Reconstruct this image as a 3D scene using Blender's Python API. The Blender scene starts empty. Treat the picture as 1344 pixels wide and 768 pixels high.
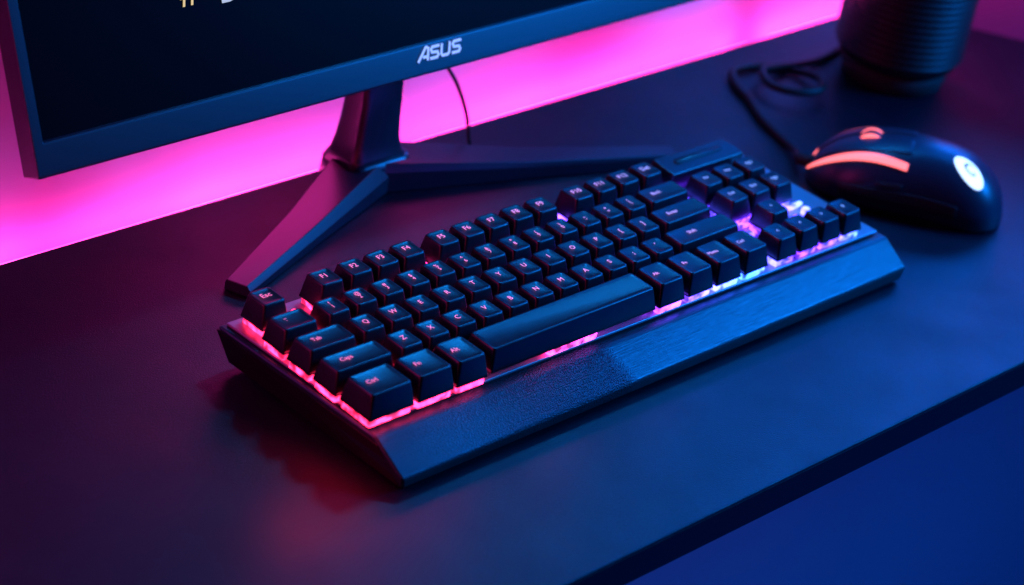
import bpy, bmesh, math, random
from mathutils import Vector, Matrix
random.seed(4)
S = bpy.context.scene
COL = S.collection

# ------------------------------------------------------------------ helpers
def new_mat(name, base=(0.02,0.02,0.02), rough=0.5, metal=0.0, emis=None, estr=0.0, bump=None, spec=0.5, coat=0.0, rvar=0.0, rscale=60, aniso=None):
    m = bpy.data.materials.new(name); m.use_nodes = True
    nt = m.node_tree; b = nt.nodes["Principled BSDF"]
    b.inputs["Base Color"].default_value = (*base,1)
    b.inputs["Roughness"].default_value = rough
    b.inputs["Metallic"].default_value = metal
    b.inputs["Specular IOR Level"].default_value = spec
    b.inputs["Coat Weight"].default_value = coat
    if emis:
        b.inputs["Emission Color"].default_value = (*emis,1)
        b.inputs["Emission Strength"].default_value = estr
    tc = nt.nodes.new("ShaderNodeTexCoord")
    if bump:
        sc, st, dist = bump
        n = nt.nodes.new("ShaderNodeTexNoise"); n.inputs["Scale"].default_value = sc; n.inputs["Detail"].default_value = 4
        nt.links.new(tc.outputs["Object"], n.inputs["Vector"])
        bp = nt.nodes.new("ShaderNodeBump"); bp.inputs["Strength"].default_value = st; bp.inputs["Distance"].default_value = dist
        nt.links.new(n.outputs["Fac"], bp.inputs["Height"]); nt.links.new(bp.outputs["Normal"], b.inputs["Normal"])
    if rvar > 0:
        n = nt.nodes.new("ShaderNodeTexNoise"); n.inputs["Scale"].default_value = rscale; n.inputs["Detail"].default_value = 6
        nt.links.new(tc.outputs["Object"], n.inputs["Vector"])
        mr = nt.nodes.new("ShaderNodeMapRange")
        mr.inputs["From Min"].default_value=.3; mr.inputs["From Max"].default_value=.7
        mr.inputs["To Min"].default_value=rough-rvar; mr.inputs["To Max"].default_value=rough+rvar
        nt.links.new(n.outputs["Fac"], mr.inputs["Value"]); nt.links.new(mr.outputs["Result"], b.inputs["Roughness"])
    return m

def noise_strength(m, sc, lo, hi, strength):
    nt = m.node_tree; b = nt.nodes["Principled BSDF"]
    g = nt.nodes.new("ShaderNodeNewGeometry")
    n = nt.nodes.new("ShaderNodeTexNoise"); n.inputs["Scale"].default_value = sc; n.inputs["Detail"].default_value=1
    nt.links.new(g.outputs["Position"], n.inputs["Vector"])
    m2 = nt.nodes.new("ShaderNodeMapRange"); m2.inputs["From Min"].default_value=.35; m2.inputs["From Max"].default_value=.65
    m2.inputs["To Min"].default_value=lo*strength; m2.inputs["To Max"].default_value=hi*strength
    nt.links.new(n.outputs["Fac"], m2.inputs["Value"]); nt.links.new(m2.outputs["Result"], b.inputs["Emission Strength"])

def ramp_emission(m, stops, strength, x0=-0.015, x1=0.385, noise=None):
    nt = m.node_tree; b = nt.nodes["Principled BSDF"]
    g = nt.nodes.new("ShaderNodeNewGeometry"); sp = nt.nodes.new("ShaderNodeSeparateXYZ")
    nt.links.new(g.outputs["Position"], sp.inputs[0])
    mr = nt.nodes.new("ShaderNodeMapRange"); mr.inputs["From Min"].default_value=x0; mr.inputs["From Max"].default_value=x1
    nt.links.new(sp.outputs["X"], mr.inputs["Value"])
    cr = nt.nodes.new("ShaderNodeValToRGB"); e = cr.color_ramp.elements
    while len(e) < len(stops): e.new(0.5)
    for i,(p,c) in enumerate(stops):
        e[i].position = p; e[i].color = (*c,1)
    nt.links.new(mr.outputs["Result"], cr.inputs[0]); nt.links.new(cr.outputs[0], b.inputs["Emission Color"])
    if noise: noise_strength(m, noise[0], noise[1], noise[2], strength)
    else: b.inputs["Emission Strength"].default_value = strength

def obj(name, mesh, mat=None, parent=None, loc=(0,0,0), rot=(0,0,0)):
    o = bpy.data.objects.new(name, mesh); COL.objects.link(o)
    if mat is not None and hasattr(mesh,"materials") and len(mesh.materials)==0: mesh.materials.append(mat)
    o.location = loc; o.rotation_euler = rot
    if parent: o.parent = parent
    return o

def empty(name, loc=(0,0,0), rot=(0,0,0), label=None, cat=None, group=None, parent=None):
    o = bpy.data.objects.new(name, None); COL.objects.link(o); o.location=loc; o.rotation_euler=rot
    o.empty_display_size=.02
    if label: o["label"]=label
    if cat: o["category"]=cat
    if group: o["group"]=group
    if parent: o.parent=parent
    return o

def mesh_from(verts, faces, name="m", smooth=False):
    me = bpy.data.meshes.new(name); me.from_pydata([tuple(v) for v in verts],[],faces)
    bm = bmesh.new(); bm.from_mesh(me); bmesh.ops.recalc_face_normals(bm, faces=bm.faces); bm.to_mesh(me); bm.free()
    if smooth:
        for p in me.polygons: p.use_smooth=True
    return me

def bevel(o, w, seg=3, ang=30):
    b = o.modifiers.new("Bevel","BEVEL"); b.width=w; b.segments=seg; b.limit_method='ANGLE'; b.angle_limit=math.radians(ang)
    b.harden_normals=False
    for p in o.data.polygons: p.use_smooth=True
    w_ = o.modifiers.new("WN","WEIGHTED_NORMAL"); w_.keep_sharp=False
    return o

def box_mesh(x0,x1,y0,y1,z0,z1):
    v=[(x0,y0,z0),(x1,y0,z0),(x1,y1,z0),(x0,y1,z0),(x0,y0,z1),(x1,y0,z1),(x1,y1,z1),(x0,y1,z1)]
    f=[(0,1,2,3),(4,5,6,7),(0,1,5,4),(1,2,6,5),(2,3,7,6),(3,0,4,7)]
    return mesh_from(v,f)

def rring(w,d,r,n=5,cx=0,cy=0,z=0):
    pts=[]
    for (sx,sy,a0) in [(1,1,0),(-1,1,90),(-1,-1,180),(1,-1,270)]:
        for i in range(n+1):
            a=math.radians(a0+90*i/n)
            pts.append((cx+sx*(w/2-r)+r*math.cos(a), cy+sy*(d/2-r)+r*math.sin(a), z))
    return pts

def loft(rings, cap0=True, cap1=True, smooth=True, closed=True):
    v=[]; f=[]; n=len(rings[0])
    for r in rings: v+=r
    for k in range(len(rings)-1):
        for i in range(n if closed else n-1):
            j=(i+1)%n
            f.append((k*n+i,k*n+j,(k+1)*n+j,(k+1)*n+i))
    if cap0: f.append(tuple(range(n)))
    if cap1: f.append(tuple((len(rings)-1)*n+i for i in range(n)))
    return mesh_from(v,f,smooth=smooth)

def lathe(profile, seg=96):
    rings=[[(r*math.cos(2*math.pi*i/seg), r*math.sin(2*math.pi*i/seg), z) for i in range(seg)] for (r,z) in profile]
    return loft(rings)

def tube(points, r, name, mat, parent=None, res=8):
    """smooth cable as a mesh tube through points (Catmull-Rom)"""
    P=[Vector(p) for p in points]; pts=[]
    for i in range(len(P)-1):
        p0=P[max(i-1,0)];p1=P[i];p2=P[i+1];p3=P[min(i+2,len(P)-1)]
        for k in range(res):
            t=k/res
            pts.append(0.5*((2*p1)+(-p0+p2)*t+(2*p0-5*p1+4*p2-p3)*t*t+(-p0+3*p1-3*p2+p3)*t**3))
    pts.append(P[-1])
    rings=[]; up=Vector((0.13,0.2,1)).normalized()
    for i,p in enumerate(pts):
        d=(pts[min(i+1,len(pts)-1)]-pts[max(i-1,0)]).normalized()
        a=d.cross(up).normalized(); b=a.cross(d).normalized(); up=b
        rings.append([tuple(p+a*r*math.cos(2*math.pi*k/12)+b*r*math.sin(2*math.pi*k/12)) for k in range(12)])
    return obj(name, loft(rings), mat, parent)

def text_mesh(body, size, extrude=0.00004, align='CENTER', spacing=1.0, line=0.85):
    c = bpy.data.curves.new("t","FONT"); c.body=body; c.size=size; c.extrude=extrude; c.align_x=align; c.align_y='CENTER'
    c.space_line=line; c.space_character=spacing; c.resolution_u=3
    o = bpy.data.objects.new("t",c); COL.objects.link(o)
    bpy.context.view_layer.update()
    dg=bpy.context.evaluated_depsgraph_get()
    me=bpy.data.meshes.new_from_object(o.evaluated_get(dg))
    bpy.data.objects.remove(o); return me

def strokes_mesh(polys, th, z=0.0003):
    """list of polylines in xy -> flat thick strokes"""
    v=[];f=[]
    for k,pl in enumerate(polys):
        n=len(pl); L=[];R=[]
        P=[Vector((a,b)) for a,b in pl]
        for i,p in enumerate(P):
            d1=(P[i]-P[i-1]).normalized() if i>0 else (P[1]-P[0]).normalized()
            d2=(P[i+1]-P[i]).normalized() if i<n-1 else d1
            t=(d1+d2).normalized(); nn=Vector((-t.y,t.x)); c=max(0.5,nn.dot(Vector((-d1.y,d1.x))))
            L.append(p+nn*th/2/c); R.append(p-nn*th/2/c)
        b=len(v); zz=z+k*0.00002
        for p in L: v.append((p.x,p.y,zz))
        for p in R: v.append((p.x,p.y,zz))
        for i in range(n-1): f.append((b+i,b+i+1,b+n+i+1,b+n+i))
    return mesh_from(v,f)

# ------------------------------------------------------------------ materials
M_desk = new_mat("desk_laminate",(0.0045,0.0045,0.011),0.39,bump=(1300,0.5,0.0006),rvar=0.07,rscale=25,spec=.33)
M_edge = new_mat("desk_edge",(0.004,0.004,0.006),0.5,spec=.25)
M_wall = new_mat("painted_wall",(0.55,0.40,0.50),0.85,bump=(120,0.1,0.001))
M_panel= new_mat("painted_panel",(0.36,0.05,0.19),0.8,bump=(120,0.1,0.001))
M_floor= new_mat("floor_paint",(0.06,0.10,0.35),0.6,bump=(30,0.1,0.002))
M_case = new_mat("anodised_case",(0.05,0.07,0.085),0.40,metal=0.7)
M_side = new_mat("glossy_side",(0.004,0.004,0.006),0.28,spec=.35)
M_plate= new_mat("deck_plate",(0.28,0.29,0.32),0.34,metal=0.5,rvar=0.05,rscale=150)
M_key  = new_mat("keycap_plastic",(0.003,0.006,0.011),0.31,rvar=0.03,rscale=300,bump=(2500,0.08,0.00012))
M_rub  = new_mat("rubber",(0.008,0.008,0.008),0.8)
M_cab  = new_mat("cable_rubber",(0.004,0.004,0.005),0.5,spec=.3)
M_frame= new_mat("monitor_plastic",(0.005,0.012,0.020),0.36,bump=(1200,0.15,0.0002))
M_screen=new_mat("screen_glass",(0.002,0.003,0.004),0.4,spec=.03)
M_stand= new_mat("stand_satin",(0.006,0.013,0.024),0.30,bump=(900,0.08,0.0002))
M_logo = new_mat("printed_silver_glow",(0.75,0.78,0.8),0.4,emis=(0.7,0.8,0.85),estr=0.4)  # faint emission added to brighten the printed lettering, no real light
M_txt1 = new_mat("screen_text_gold",(0.1,0.07,0.02),0.5,emis=(0.85,0.62,0.2),estr=0.9)
M_txt2 = new_mat("screen_text_grey",(0.1,0.1,0.1),0.5,emis=(0.55,0.62,0.7),estr=0.8)
M_mouse= new_mat("mouse_shell",(0.007,0.016,0.032),0.37,bump=(1500,0.1,0.0002))
M_mside= new_mat("mouse_side_rubber",(0.006,0.006,0.008),0.5,bump=(700,0.4,0.0004))
M_mled = new_mat("mouse_light",(0.5,0.1,0.1),0.4,emis=(1.0,0.15,0.16),estr=2.2)
M_mlogo= new_mat("mouse_emblem_light",(0.8,0.8,0.8),0.4,emis=(0.72,0.93,1.0),estr=1.3)
M_dark = new_mat("emblem_dark",(0.02,0.06,0.10),0.4,emis=(.1,.25,.35),estr=.2)
M_spk  = new_mat("speaker_shell",(0.004,0.004,0.006),0.5,spec=.35)
M_led  = new_mat("led_diffuser",(0.8,0.2,0.6),0.5,emis=(1.0,0.036,0.43),estr=17.0)
noise_strength(M_led, 7.0, .4, 1.6, 30.0)
RAMP=[(0.0,(1,.015,.07)),(0.16,(1,.018,.11)),(0.32,(.95,.025,.24)),(0.45,(.40,.03,.75)),(0.58,(.10,.04,1)),(0.70,(.02,.12,1)),(0.80,(.12,.02,1)),(0.88,(.09,.03,1)),(0.97,(.01,.15,1))]
M_sw = new_mat("switch_glow",(0.3,0.3,0.3),0.4); ramp_emission(M_sw,RAMP,6.5,noise=(200,0.12,2.3))
M_leg= new_mat("legend_glow",(0.5,0.5,0.5),0.5)
ramp_emission(M_leg,[(0,(1,.11,.15)),(0.35,(1,.15,.25)),(0.55,(.80,.22,.50)),(0.78,(.24,.30,.75)),(1,(.15,.38,.80))],1.15)

def case_tex():
    nt=M_case.node_tree;b=nt.nodes["Principled BSDF"]
    tc=nt.nodes.new("ShaderNodeTexCoord")
    sp=nt.nodes.new("ShaderNodeSeparateXYZ"); nt.links.new(tc.outputs["Object"],sp.inputs[0])
    a=nt.nodes.new("ShaderNodeMath"); a.operation='MULTIPLY_ADD'; a.inputs[1].default_value=.35
    nt.links.new(sp.outputs["Y"],a.inputs[0]); nt.links.new(sp.outputs["X"],a.inputs[2])
    m=nt.nodes.new("ShaderNodeMapRange"); m.inputs["From Min"].default_value=.148; m.inputs["From Max"].default_value=.158
    m.inputs["To Min"].default_value=1; m.inputs["To Max"].default_value=0
    nt.links.new(a.outputs[0],m.inputs["Value"])
    m2=nt.nodes.new("ShaderNodeMapRange"); m2.inputs["From Min"].default_value=.0; m2.inputs["From Max"].default_value=.09
    nt.links.new(sp.outputs["X"],m2.inputs["Value"])
    mk=nt.nodes.new("ShaderNodeMath"); mk.operation='MULTIPLY'
    nt.links.new(m.outputs[0],mk.inputs[0]); nt.links.new(m2.outputs[0],mk.inputs[1])
    v=nt.nodes.new("ShaderNodeTexVoronoi"); v.inputs["Scale"].default_value=1000; v.inputs["Randomness"].default_value=.7
    nt.links.new(tc.outputs["Object"],v.inputs["Vector"])
    hm=nt.nodes.new("ShaderNodeMath"); hm.operation='MULTIPLY'
    nt.links.new(v.outputs["Distance"],hm.inputs[0]); nt.links.new(mk.outputs[0],hm.inputs[1])
    mp=nt.nodes.new("ShaderNodeMapping"); mp.inputs["Scale"].default_value=(60,2500,2500)
    nt.links.new(tc.outputs["Object"],mp.inputs["Vector"])
    n=nt.nodes.new("ShaderNodeTexNoise"); n.inputs["Scale"].default_value=1; n.inputs["Detail"].default_value=3
    nt.links.new(mp.outputs[0],n.inputs["Vector"])
    ad=nt.nodes.new("ShaderNodeMath"); ad.operation='MULTIPLY_ADD'; ad.inputs[1].default_value=.25
    nt.links.new(n.outputs["Fac"],ad.inputs[0]); nt.links.new(hm.outputs[0],ad.inputs[2])
    bp=nt.nodes.new("ShaderNodeBump"); bp.inputs["Strength"].default_value=.9; bp.inputs["Distance"].default_value=.0006
    nt.links.new(ad.outputs[0],bp.inputs["Height"]); nt.links.new(bp.outputs["Normal"],b.inputs["Normal"])
    rr=nt.nodes.new("ShaderNodeMapRange"); rr.inputs["To Min"].default_value=.37; rr.inputs["To Max"].default_value=.42
    nt.links.new(mk.outputs[0],rr.inputs["Value"]); nt.links.new(rr.outputs[0],b.inputs["Roughness"])
    n2=nt.nodes.new("ShaderNodeTexNoise"); n2.inputs["Scale"].default_value=14; n2.inputs["Detail"].default_value=5
    nt.links.new(tc.outputs["Object"],n2.inputs["Vector"])
    c1=nt.nodes.new("ShaderNodeMix"); c1.data_type='RGBA'; c1.inputs[6].default_value=(.012,.052,.058,1); c1.inputs[7].default_value=(.022,.084,.090,1)
    nt.links.new(n2.outputs["Fac"],c1.inputs[0])
    mx=nt.nodes.new("ShaderNodeMix"); mx.data_type='RGBA'; mx.inputs[7].default_value=(.024,.054,.064,1)
    nt.links.new(c1.outputs[2],mx.inputs[6])
    nt.links.new(mk.outputs[0],mx.inputs[0]); nt.links.new(mx.outputs[2],b.inputs["Base Color"])
case_tex()

# ------------------------------------------------------------------ setting
FZ=-1.0
fl = obj("floor", mesh_from([(-3,-3,FZ),(4,-3,FZ),(4,.36,FZ),(-3,.36,FZ)],[(0,1,2,3)]), M_floor); fl["kind"]="structure"
desk = empty("desk",(0.2,0.08,FZ),label="black textured desk against a pink lit wall",cat="desk")
def rel(o,p):
    o.parent=p; o.location=Vector(o.location)-Vector(p.location); return o
top=obj("desk_top", box_mesh(-.9,2.0,-.0955,.258,-.019,0), M_desk); bevel(top,0.0012,3); rel(top,desk)
eb=obj("edge_band", box_mesh(-.9,2.0,-.0960,-.0956,-.0185,-.0014), M_edge); rel(eb,desk)
for (x,y) in [(-.87,-.06),(1.97,-.06),(-.87,.23),(1.97,.23)]:
    l=obj("desk_leg", box_mesh(x-.02,x+.02,y-.02,y+.02,FZ,-.0195), M_edge); bevel(l,.003); rel(l,desk)
wall=obj("wall", box_mesh(-1.6,2.4,.36,.42,FZ,.9), M_wall); wall["label"]="painted wall washed with pink strip light"; wall["category"]="wall"
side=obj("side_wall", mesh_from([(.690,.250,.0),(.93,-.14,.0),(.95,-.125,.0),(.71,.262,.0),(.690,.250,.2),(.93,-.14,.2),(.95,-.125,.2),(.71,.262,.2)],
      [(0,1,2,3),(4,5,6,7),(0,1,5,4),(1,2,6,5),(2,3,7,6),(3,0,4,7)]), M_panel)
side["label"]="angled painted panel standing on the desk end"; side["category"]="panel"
for (a,b) in [(-.9,.664),(.690,1.6)]:
    st=empty("led_strip",((a+b)/2,.3445,-.0695),label="glowing pink light strip behind the desk edge",cat="light strip",group="light strips on the wall")
    rings=[[(x,.004*math.cos(2*math.pi*k/16),.004*math.sin(2*math.pi*k/16)) for k in range(16)] for x in (-(b-a)/2,(b-a)/2)]
    obj("diffuser",loft(rings),M_led,st)
    obj("channel",box_mesh(-(b-a)/2,(b-a)/2,-.005,.005,-.018,-.0045),M_edge,st)
    for xx in (-(b-a)*.4,(b-a)*.4): obj("bracket",box_mesh(xx-.006,xx+.006,.005,.0155,-.030,-.018),M_edge,st)

# ------------------------------------------------------------------ keyboard
kb=empty("keyboard",(0,0,0),label="black mechanical keyboard with pink and blue backlit keys",cat="keyboard")
L=[(-.0065,.121,.003),(-.0135,.126,.0245),(-.0065,.0157,.0225),(-.0045,-.0052,.0088),(-.0015,-.0028,.0012),(-.002,.03,.0012)]
R=[(.366,.116,.003),(.374,.1225,.0245),(.379,.0117,.0225),(.3808,-.0050,.0105),(.3795,-.0035,.0012),(.378,.03,.0012)]
n=6; v=L+R; f=[tuple(range(6)),tuple(range(6,12))]+[(i,(i+1)%6,6+(i+1)%6,6+i) for i in range(6)]
case=obj("case",mesh_from(v,f),M_case,kb); bevel(case,.0018,4,20)
pl=obj("deck_plate",mesh_from([(-.0095,.1235,.0246),(-.0045,.0205,.0237),(.3745,.0165,.0237),(.3705,.120,.0246),(-.0095,.1235,.0262),(-.0045,.0205,.0253),(.3745,.0165,.0253),(.3705,.120,.0262)],
     [(0,1,2,3),(4,5,6,7),(0,1,5,4),(1,2,6,5),(2,3,7,6),(3,0,4,7)]),M_plate,kb); bevel(pl,.0005,2)
def lerp(a,b,t): return tuple(a[i]+(b[i]-a[i])*t for i in range(3))
sp=obj("side_panel",mesh_from([lerp(L[1],L[0],.10),lerp(L[2],L[4],.16),lerp(L[2],L[4],.92),lerp(L[1],L[0],.96)],[(0,1,2,3)]),M_side,kb)
for p in sp.data.vertices: p.co.x-=.0008
so=sp.modifiers.new("S","SOLIDIFY"); so.thickness=.0006; so.offset=1
for (x,y,h) in [(.02,.012,.004),(.35,.010,.004),(.03,.105,.0050),(.345,.104,.0050)]:
    o=obj("foot",lathe([(.007,0),(.0075,.001),(.0075,h)],24),M_rub,kb,loc=(x,y,0))

cache={}
def keycap_mesh(w,d,h):
    k=(round(w,5),round(d,5),round(h,5))
    if k in cache: return cache[k]
    R_=[(w,d,.0009,0,0),(w-.0006,d-.0005,.0010,.0018,0.0001),(w-.0034,d-.0036,.0017,h-.0012,.0005),(w-.0039,d-.0041,.0018,h-.0003,.0006),
        (w-.0045,d-.0047,.0017,h,.0006),(w-.0062,d-.0064,.0014,h-.00014,.0006),(w-.0085,d-.0085,.0010,h-.0005,.0006)]
    me=loft([rring(a,b,r,5,0,cy,z) for (a,b,r,z,cy) in R_])
    cache[k]=me; return me
legs={}
def key(x,y,w,d,leg="",h=.0125,sw=True,lsize=.0046,z=.0299):
    h-=.0005
    lsize*=.88
    k=obj("key",keycap_mesh(w,d,h),M_key,kb,loc=(x,y,z+random.uniform(-.00015,.00015)),rot=(random.gauss(0,.006),random.gauss(0,.006),random.gauss(0,.006)))
    if len(k.data.materials)==0: k.data.materials.append(M_key)
    if sw:
        ck=("s",round(w,5),round(d,5))
        if ck not in legs: 
            sww=w-.0022 if w<.06 else .034
            legs[ck]=loft([rring(sww,d-.0022,.001,3,0,0,-.0042),rring(sww,d-.0020,.001,3,0,0,.0002)],smooth=False)
        obj("switch",legs[ck],M_sw,k)
    if leg:
        if (leg,lsize) not in legs: legs[(leg,lsize)]=text_mesh(leg,lsize)
        ox = 0 if len(leg)<=5 and w<.02 else -.15*w
        obj("legend",legs[(leg,lsize)],M_leg,k,loc=(ox,.0012,h+.00003))
K=.0166; DX=.006
yF=.1125
xs=[-.001,.036,.0555,.0735,.0912]+[.1156+.01805*i for i in range(5)]+[.2162,.2346,.253,.2713]
lb=["Esc","F1","F2","F3","F4","F5","F6","F7","F8","F9","F10","F11","F12","Del"]
for x,t in zip(xs,lb): key(x+DX,yF,K+.0006,.0175,t,h=.0135,lsize=.0054)
yN=.0908
key(-.002+DX,yN,.0235,.0175,"~\n`",lsize=.0036)
for i,t in enumerate(["!\n1","@\n2","#\n3","$\n4","%\n5","^\n6","&\n7","*\n8","(\n9",")\n0","_\n-","+\n=","|\n\\"]):
    key(.0227+.0178*i+DX,yN,K-.0002,.0176,t,lsize=.0040)
key(.2625+DX,yN,.0325,.0176,"Back",lsize=.0042)
yQ=.0706
key(.0013+DX,yQ,.0315,.0178,"Tab",lsize=.0042)
for i,t in enumerate("QWERTYUIOP[]"): key(.0277+.018*i+DX,yQ,K,.0178,t,lsize=.005)
key(.2555+DX,yQ,.0395,.0178,"Enter",lsize=.0042)
yA=.0504
key(.0038+DX,yA,.0375,.0178,"Caps",lsize=.0042)
for i,t in enumerate("ZXCVBNMAS;'"): key(.0343+.0181*i+DX,yA,K,.0178,t,lsize=.005)
key(.2510+DX,yA,.0500,.0178,"Shift",lsize=.0042)
yB=.0285
for x,w,t in [(-.0005,.0285,"Ctrl"),(.0275,.0240,"Fn"),(.0512,.0210,"Alt")]: key(x+DX,yB,w,.0225,t,h=.0132,lsize=.0046)
key(.1232+DX,yB,.1185,.0215,"",h=.0128)
for x,t in [(.1945,"Alt"),(.2170,"Fn"),(.2395,"Menu"),(.2620,"Ctrl")]: key(x+DX,yB,.0203,.0225,t,h=.0132,lsize=.0038)
for i,t in enumerate(["<","v",">","0"]): key(.2885+.0190*i+DX,.0270,.0174,.0185,t,lsize=.004)
key(.3070+DX,.0475,.0170,.0176,"^",lsize=.004)
for j,y in enumerate([.0692,.0890]):
    for i,t in enumerate([["Del","End","PgD"],["Ins","Hm","PgU"]][j]): key(.2975+.0186*i+DX,y,.0172,.0180,t,lsize=.0036)
mm=obj("media_block",mesh_from([(.290,.1025,.0262),(.353,.1015,.0262),(.353,.1215,.0262),(.290,.1225,.0262),(.2915,.104,.0400),(.3515,.103,.0400),(.3515,.120,.0415),(.2915,.121,.0415)],
   [(0,1,2,3),(4,5,6,7),(0,1,5,4),(1,2,6,5),(2,3,7,6),(3,0,4,7)]),M_key,kb); bevel(mm,.0012,3)
obj("slider_bar",loft([rring(.040,.0045,.002,4,0,0,0),rring(.0394,.004,.0018,4,0,0,.0005)]),M_frame,mm,loc=(.3215,.1125,.0410),rot=(math.radians(5),0,0))
obj("light_bar",box_mesh(.288,.354,.0566,.0590,.0263,.0288),M_sw,kb)
obj("light_bar",box_mesh(.2840,.2864,.042,.100,.0263,.0288),M_sw,kb)
obj("light_bar",box_mesh(.2905,.356,.0368,.0382,.0258,.0280),M_sw,kb)  # extra glowing bar added for backlight spill behind the arrow keys
for (x,y) in [(.0225,.110),(.1095,.112),(.2085,.112),(.2890,.098),(.349,.050),(.337,.046),(.297,.047),(.1085,.104),(.2075,.104)]:
    obj("gap_glow",lathe([(.0026,.0262),(.0026,.0296),(.0018,.0304)],16),M_sw,kb,loc=(x,y,0))  # glowing studs added to imitate backlight shining through the key gaps

# ------------------------------------------------------------------ monitor
A=math.radians(23)
mon=empty("monitor",(.182,.236,0),label="black monitor on a V-shaped stand, dark screen",cat="monitor")
pan=empty("panel",(0,.200-.236,.0838),(-A,0,0),parent=mon)
W=.252; H=.29; b=.0060; bb=.0172
v=[];
def quad(x0,x1,z0,z1,y): return [(x0,y,z0),(x1,y,z0),(x1,y,z1),(x0,y,z1)]
v+=quad(-W,W,0,H,0); v+=quad(-W+b,W-b,bb,H-b,0); v+=quad(-W+b,W-b,bb,H-b,.0022); v+=quad(-W,W,0,H,.014)
f=[]
for k in (0,4):
    for i in range(4): j=(i+1)%4; f.append((k+i,k+j,k+4+j,k+4+i))
for i in range(4): j=(i+1)%4; f.append((i,j,12+j,12+i))
f.append((8,9,10,11)); f.append((12,13,14,15))
fr=obj("frame",mesh_from(v,f),M_frame,pan); bevel(fr,.0009,3,30)
obj("screen",mesh_from(quad(-W+b+.0005,W-b-.0005,bb+.0005,H-b-.0005,.0019),[(0,1,2,3)]),M_screen,pan)
bk=obj("rear_housing",loft([[(x,.0142,z+.15) for (x,z,_) in rring(.36,.20,.02,4)],[(x,.034,z+.15) for (x,z,_) in rring(.30,.14,.02,4)]],smooth=False),M_frame,pan)
h=.0072
def sh(pl): return [(x*1.06+.26*y,y) for x,y in pl]
A1=[(0,0),(.0046,h),(.0060,h)]; A2=[(.0066,h),(.0066,0)]; A3=[(.0030,.0022),(.0066,.0022)]
def Sx(o): return [(o+.0062,h-.0006),(o+.0010,h-.0006),(o+.0003,h-.0018),(o+.0010,h*.5+.0002),(o+.0050,h*.5-.0002),(o+.0058,.0019),(o+.0050,.0006),(o,.0006)]
U=[(.0160,h),(.0160,.0016),(.0170,.0006),(.0206,.0006),(.0216,.0016),(.0216,h)]
lg=obj("lettering",strokes_mesh([sh(A1),sh(A2),sh(A3),sh(Sx(.0082)),sh(U),sh(Sx(.0235))],.0016),M_logo,pan,loc=(-.006,-.0003,.0076),rot=(math.radians(90),0,0))
t1=obj("screen_text",text_mesh("#1",.019),M_txt1,pan,loc=(-.143,.0014,.0725),rot=(math.radians(90),0,0))
t2=obj("screen_text",text_mesh("DEV",.019),M_txt2,pan,loc=(-.112,.0014,.0685),rot=(math.radians(90),0,0))
stn=empty("stand",(0,0,0),parent=mon)
def rect(cx,cy,z,w,d,r=.004): return rring(w,d,r,4,cx,cy,z)
obj("neck",loft([rect(-.003,.000,.016,.046,.032,.007),rect(-.0035,.000,.022,.038,.027,.006),rect(-.004,.000,.030,.0335,.0235,.005),rect(-.0035,.000,.042,.0312,.0212,.0045),rect(-.003,.000,.055,.030,.020,.004),rect(-.001,.006,.10,.030,.020,.004),rect(0.0,.028,.18,.032,.022,.004),rect(0,.050,.235,.034,.02,.004)]),M_stand,stn)
def leg(tip,w0,w1,h0,h1):
    t=Vector((tip[0],tip[1],0)); d=t.normalized(); nrm=Vector((-d.y,d.x,0)); rings=[]
    for s,w,hh in [(-.010,w0,h0),(.16,w0*.82+w1*.18,h0*.76+h1*.24),(.5,w0*.42+w1*.58,h0*.28+h1*.72),(1.0,w1,h1)]:
        c=t*s if s>=0 else d*s
        pr=[(-.5,0),(-.5,.70),(-.44,1),(.34,1),(.5,.55),(.5,0)]
        rings.append([tuple(c+nrm*(a*w)+Vector((0,0,.0005+q*hh))) for a,q in pr])
    o=obj("leg",loft(rings,smooth=False),M_stand,stn); bevel(o,.0005,2,14); return o
leg((-.143,-.0625),.035,.0155,.020,.0065)
leg((.184,-.071),.036,.0140,.019,.0070)
obj("hub",loft([rect(-.002,0,.0006,.050,.036,.009),rect(-.002,0,.015,.048,.034,.009),rect(-.002,0,.0185,.045,.031,.008),rect(-.002,0,.0200,.041,.028,.007)]),M_stand,stn)
mc=tube([(.205,.262,.13),(.222,.250,.09),(.2349,.240,.0622),(.2455,.237,.046),(.254,.234,.026),(.2565,.230,.008),(.2600,.2255,.0018),(.270,.219,.0014),(.285,.211,.0014),(.30,.2045,.0014)],.0012,"power_cable",M_cab)
mc["label"]="thin black cable hanging behind the monitor"; mc["category"]="cable"

# ------------------------------------------------------------------ mouse
ms=empty("computer_mouse",(.463,.060,0),(0,0,math.radians(120.4-90)),label="black gaming mouse with red light strips and white emblem",cat="computer mouse")
Lh=.0605
def mpt(s,th,off=0.0):
    k=max(0,1-abs(s)**2.6)**(1/2.3)
    w=(.0335-.0035*math.cos((s+.25)*math.pi*1.0)*(1 if abs(s)<.9 else 1))*k
    w=w*(1.0 if s<0.2 else 1-.06*(s-.2))
    hh=(.0400-.0115*max(0,(s+.15))**1.6 if s>-.15 else .0400-.009*(-.15-s)**2)
    hh*=max(0,1-abs(s)**4.0)**.5
    c,sn=math.cos(th),math.sin(th)
    ex=.80
    x=(w+off)*(abs(c)**ex)*(1 if c>=0 else -1)
    z=.0018+(hh+off)*(abs(sn)**.88)
    if z<.012: x*=1-.10*(1-(z-.0018)/.0102)
    return (x,s*(Lh+off),z)
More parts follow.
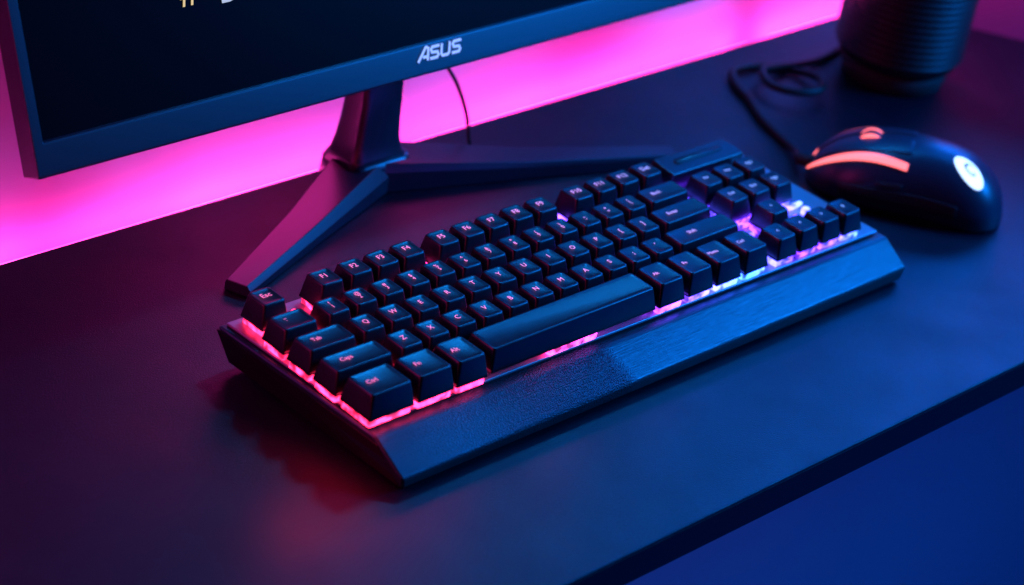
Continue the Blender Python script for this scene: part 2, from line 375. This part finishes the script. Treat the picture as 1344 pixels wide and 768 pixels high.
def mpatch(s0,s1,t0,t1,off,ns=24,nt=16,curve=0,taper=0):
    v=[];f=[]
    for i in range(ns+1):
        sh_=curve*math.sin(math.pi*i/ns)
        tm=(t0+t1)/2; hw=(t1-t0)/2*(1-taper+taper*math.sin(math.pi*(.08+.84*i/ns)))
        for j in range(nt+1): v.append(mpt(s0+(s1-s0)*i/ns,tm-hw+2*hw*j/nt+sh_,off))
    for i in range(ns):
        for j in range(nt):
            a=i*(nt+1)+j; f.append((a,a+1,a+nt+2,a+nt+1))
    return v,f
def patch_obj(name,mat,s0,s1,t0,t1,off,th=.0008,ns=24,nt=12,curve=0,taper=0):
    v,f=mpatch(s0,s1,t0,t1,off,ns,nt,curve,taper); o=obj(name,mesh_from(v,f,smooth=True),mat,ms)
    so=o.modifiers.new("S","SOLIDIFY"); so.thickness=th; so.offset=0
    bv=o.modifiers.new("B","BEVEL"); bv.width=.0003; bv.segments=2; bv.limit_method='ANGLE'; bv.angle_limit=1.0
    return o
ss=[math.sin(-math.pi/2+math.pi*i/48)*.9995 for i in range(49)]
rings=[[mpt(s,math.pi*j/40) for j in range(41)] for s in ss]
obj("body",loft(rings,cap0=True,cap1=True,smooth=True),M_mouse,ms)
pi=math.pi
patch_obj("button",M_mouse,.02,.93,pi*.33,pi*.475,.0004)
patch_obj("button",M_mouse,.02,.93,pi*.525,pi*.64,.0004)
patch_obj("side_grip",M_mside,-.55,.62,pi*.88,pi*.955,.0004)
patch_obj("side_grip",M_mside,-.55,.62,pi*.045,pi*.12,.0004)
patch_obj("light_strip",M_mled,.02,.985,pi*.705,pi*.765,.0005,ns=36,nt=4,curve=-.15,taper=.30)
patch_obj("light_strip",M_mled,.02,.985,pi*.235,pi*.295,.0005,ns=36,nt=4,curve=.15,taper=.30)
patch_obj("side_button",M_mside,.02,.28,pi*.84,pi*.87,.0010,ns=8,nt=3)
wh=obj("scroll_wheel",loft([[(x,.0085*r*math.cos(a),.0085*r*math.sin(a)) for a in [2*pi*k/32 for k in range(32)]] for x,r in [(-.0035,.8),(-.003,.95),(-.0015,1),(.0015,1),(.003,.95),(.0035,.8)]]),M_mside,ms,loc=(0,.026,.0305))
for x in (-.0042,.0042):
    obj("wheel_ring",loft([[(xx,.0084*r*math.cos(a),.0084*r*math.sin(a)) for a in [2*pi*k/32 for k in range(32)]] for xx,r in [(x-.0008,.9),(x-.0005,1),(x+.0005,1),(x+.0008,.9)]]),M_mled,wh)
def surf(x,y):
    s=y/Lh; lo,hi=.02*pi,.98*pi
    for _ in range(40):
        m=(lo+hi)/2
        if mpt(s,m)[0]>x: lo=m
        else: hi=m
    return mpt(s,m)[2]
def emblem(points,off,mat,name,parent=ms):
    cx=sum(p[0] for p in points)/len(points); cy=sum(p[1] for p in points)/len(points)
    rings=[]
    for r in (1,.75,.5,.25,.02):
        rings.append([(cx+(x-cx)*r,cy+(y-cy)*r,surf(cx+(x-cx)*r,cy+(y-cy)*r)+off) for x,y in points])
    return obj(name,loft(rings,cap0=False),mat,parent)
ec=(-.0130,-.034); er=.0084
def uv(u,v_): return (ec[0]+.27*u+.86*v_, ec[1]-.95*u+.50*v_)
epts=[]
for k in range(40):
    a=2*pi*k/40; u=er*1.0*math.cos(a); q=er*1.0*math.sin(a); epts.append(uv(u-.28*q,q))
em=emblem(epts,.0004,M_mlogo,"emblem")
path=[(.0078,.0022,.0002),(.0056,.0034,.0007),(.0030,.0036,.0011),(.0006,.0026,.0014),(-.0008,.0008,.0015),(-.0004,-.0012,.0014),(.0014,-.0026,.0012),(.0034,-.0026,.0009),(.0044,-.0012,.0007),(.0034,-.0002,.0003)]
vv=[];ff=[]
for k,(u,v_,t) in enumerate(path):
    a=Vector(path[max(k-1,0)][:2]); c=Vector(path[min(k+1,len(path)-1)][:2]); d=(c-a).normalized(); nn=Vector((-d.y,d.x))
    for s_ in (-.5,.5):
        q=(v_+nn.y*t*s_); x,y=uv((u+nn.x*t*s_)-.0014-.28*q,q); vv.append((x,y,surf(x,y)+.0008))
for k in range(len(path)-1): ff.append((2*k,2*k+1,2*k+3,2*k+2))
obj("emblem_mark",mesh_from(vv,ff),M_dark,em)
MO=(.463,.060)
def rotz(p,a,c): 
    return (c[0]+p[0]*math.cos(a)-p[1]*math.sin(a), c[1]+p[0]*math.sin(a)+p[1]*math.cos(a), p[2])
n0=rotz((0,.057,.009),math.radians(30.4),MO); n1=rotz((0,.066,.0085),math.radians(30.4),MO)
cz=.0030
cb=tube([n0,n1,(.4420,.130,.005),(.4500,.1475,cz),(.4592,.1725,cz),(.4716,.193,cz),(.4810,.2140,cz),(.4960,.2290,cz),(.5180,.2260,cz),(.5327,.212,cz),(.5354,.1900,.0065),(.5200,.1750,.0085),(.5010,.1800,.0085),(.4930,.1960,.0085),(.5060,.2130,.009),(.5409,.2120,.005),(.5712,.213,cz),(.62,.225,cz),(.66,.238,cz),(.668,.262,-.004),(.668,.28,-.08)],.0027,"mouse_cable",M_cab)
cb["label"]="black cable looped beside the mouse on the desk"; cb["category"]="cable"
rl=obj("strain_relief",loft([[tuple(Vector(n0).lerp(Vector(n1),s)+Vector((math.cos(math.radians(30.4))*r*math.cos(a),math.sin(math.radians(30.4))*r*math.cos(a),r*math.sin(a)))) for a in [2*pi*k/16 for k in range(16)]] for s,r in [(-.3,.0045),(.5,.0041),(1.2,.0034)]]),M_rub)
rl.parent=ms; rl.matrix_parent_inverse=(Matrix.Translation((MO[0],MO[1],0))@Matrix.Rotation(math.radians(30.4),4,'Z')).inverted()

# ------------------------------------------------------------------ speaker
spk=empty("speaker",(.598,.176,0),label="black ribbed cylindrical speaker standing on the desk",cat="speaker")
obj("base",lathe([(.030,0.0005),(.034,.002),(.036,.010),(.036,.015)],64),M_rub,spk)
prof=[(.030,.0152),(.039,.017),(.0415,.022)]
z=.025
while z<.20:
    for k in range(6):
        a=k/6; prof.append((.0428+.0007*math.cos(2*pi*a), z+a*.0046))
    z+=.0046
prof+=[(.0425,z+.002),(.038,z+.006),(.02,z+.007)]
obj("grille",lathe(prof,96),M_spk,spk)

# ------------------------------------------------------------------ lights
def area(name,loc,target,size,energy,color,sy=None,spread=None):
    l=bpy.data.lights.new(name,"AREA"); l.energy=energy; l.color=color; l.size=size
    if sy: l.shape='RECTANGLE'; l.size_y=sy
    if spread: l.spread=math.radians(spread)
    o=bpy.data.objects.new(name,l); COL.objects.link(o); o.location=loc
    o.rotation_euler=(Vector(target)-Vector(loc)).to_track_quat('-Z','Y').to_euler(); return o
area("blue_key_lamp",(.95,-.45,.50),(.3,.05,0),.3,17,(.003,.21,1))
area("blue_sheen_fill",(.90,.335,.36),(.42,.0,0),.50,9.5,(.001,.15,1),.18)  # unseen fill added for blue sheen on desk and key tops
area("blue_overhead_fill",(.84,.10,.85),(.50,.06,0),.30,3,(.002,.17,1))  # added fill, lifts the blue on mouse and key tops
area("blue_edge_fill",(.46,.30,.62),(.24,.07,0.03),.12,.45,(.004,.28,1),.06,60)  # added from above for crisp blue highlights on key edges
area("magenta_desk_fill",(-.45,.26,.30),(-.08,.18,.0),.35,1.8,(1,.02,.36))  # added fill that tints the left of the desk magenta
area("pink_desk_fill",(.18,.345,.13),(.06,.15,.0),.32,.42,(1,.03,.42),.05)  # fill added out of view behind the monitor, pink sheen on desk
area("red_left_lamp",(-.30,.0,.12),(.02,.07,.03),.08,.16,(1,.03,.12))
area("pink_wall_fill",(-.25,.24,.45),(-.1,.36,.06),.4,.16,(1,.08,.6),.08)  # extra fill added to brighten the wall at upper left
area("pink_side_fill",(.66,.235,.16),(.76,.14,.04),.05,.45,(1,.02,.40))  # fill added to light the side panel magenta
area("low_blue_fill",(1.2,-1.0,-.45),(.9,.36,-.7),1.0,2.8,(.001,.07,1))  # added fill, turns the wall below the desk blue
area("red_pool_fill",(-.026,.024,.030),(-.0262,.024,0),.030,.020,(1,.012,.04),.06)  # floating light added for the red pool beside the keyboard

w=bpy.data.worlds.new("World"); S.world=w; w.use_nodes=True
bg=w.node_tree.nodes["Background"]; bg.inputs[0].default_value=(.005,.03,.12,1); bg.inputs[1].default_value=.03

# ------------------------------------------------------------------ camera
cam=bpy.data.cameras.new("camera"); co=bpy.data.objects.new("camera",cam); COL.objects.link(co)
right=Vector((.7146,-.6829,.1521)).normalized(); fwd=Vector((.6494,.5666,-.5082)).normalized()
up=right.cross(fwd).normalized(); right=fwd.cross(up).normalized()
M=Matrix(((right.x,up.x,-fwd.x,-.66),(right.y,up.y,-fwd.y,-.623),(right.z,up.z,-fwd.z,.65),(0,0,0,1)))
co.matrix_world=M
cam.sensor_width=36; cam.lens=3117/1344*36; cam.clip_start=.01; cam.clip_end=50
cam.dof.use_dof=True; cam.dof.focus_distance=1.20; cam.dof.aperture_fstop=6
S.camera=co
S.view_settings.view_transform='Standard'; S.view_settings.look='None'; S.view_settings.exposure=0
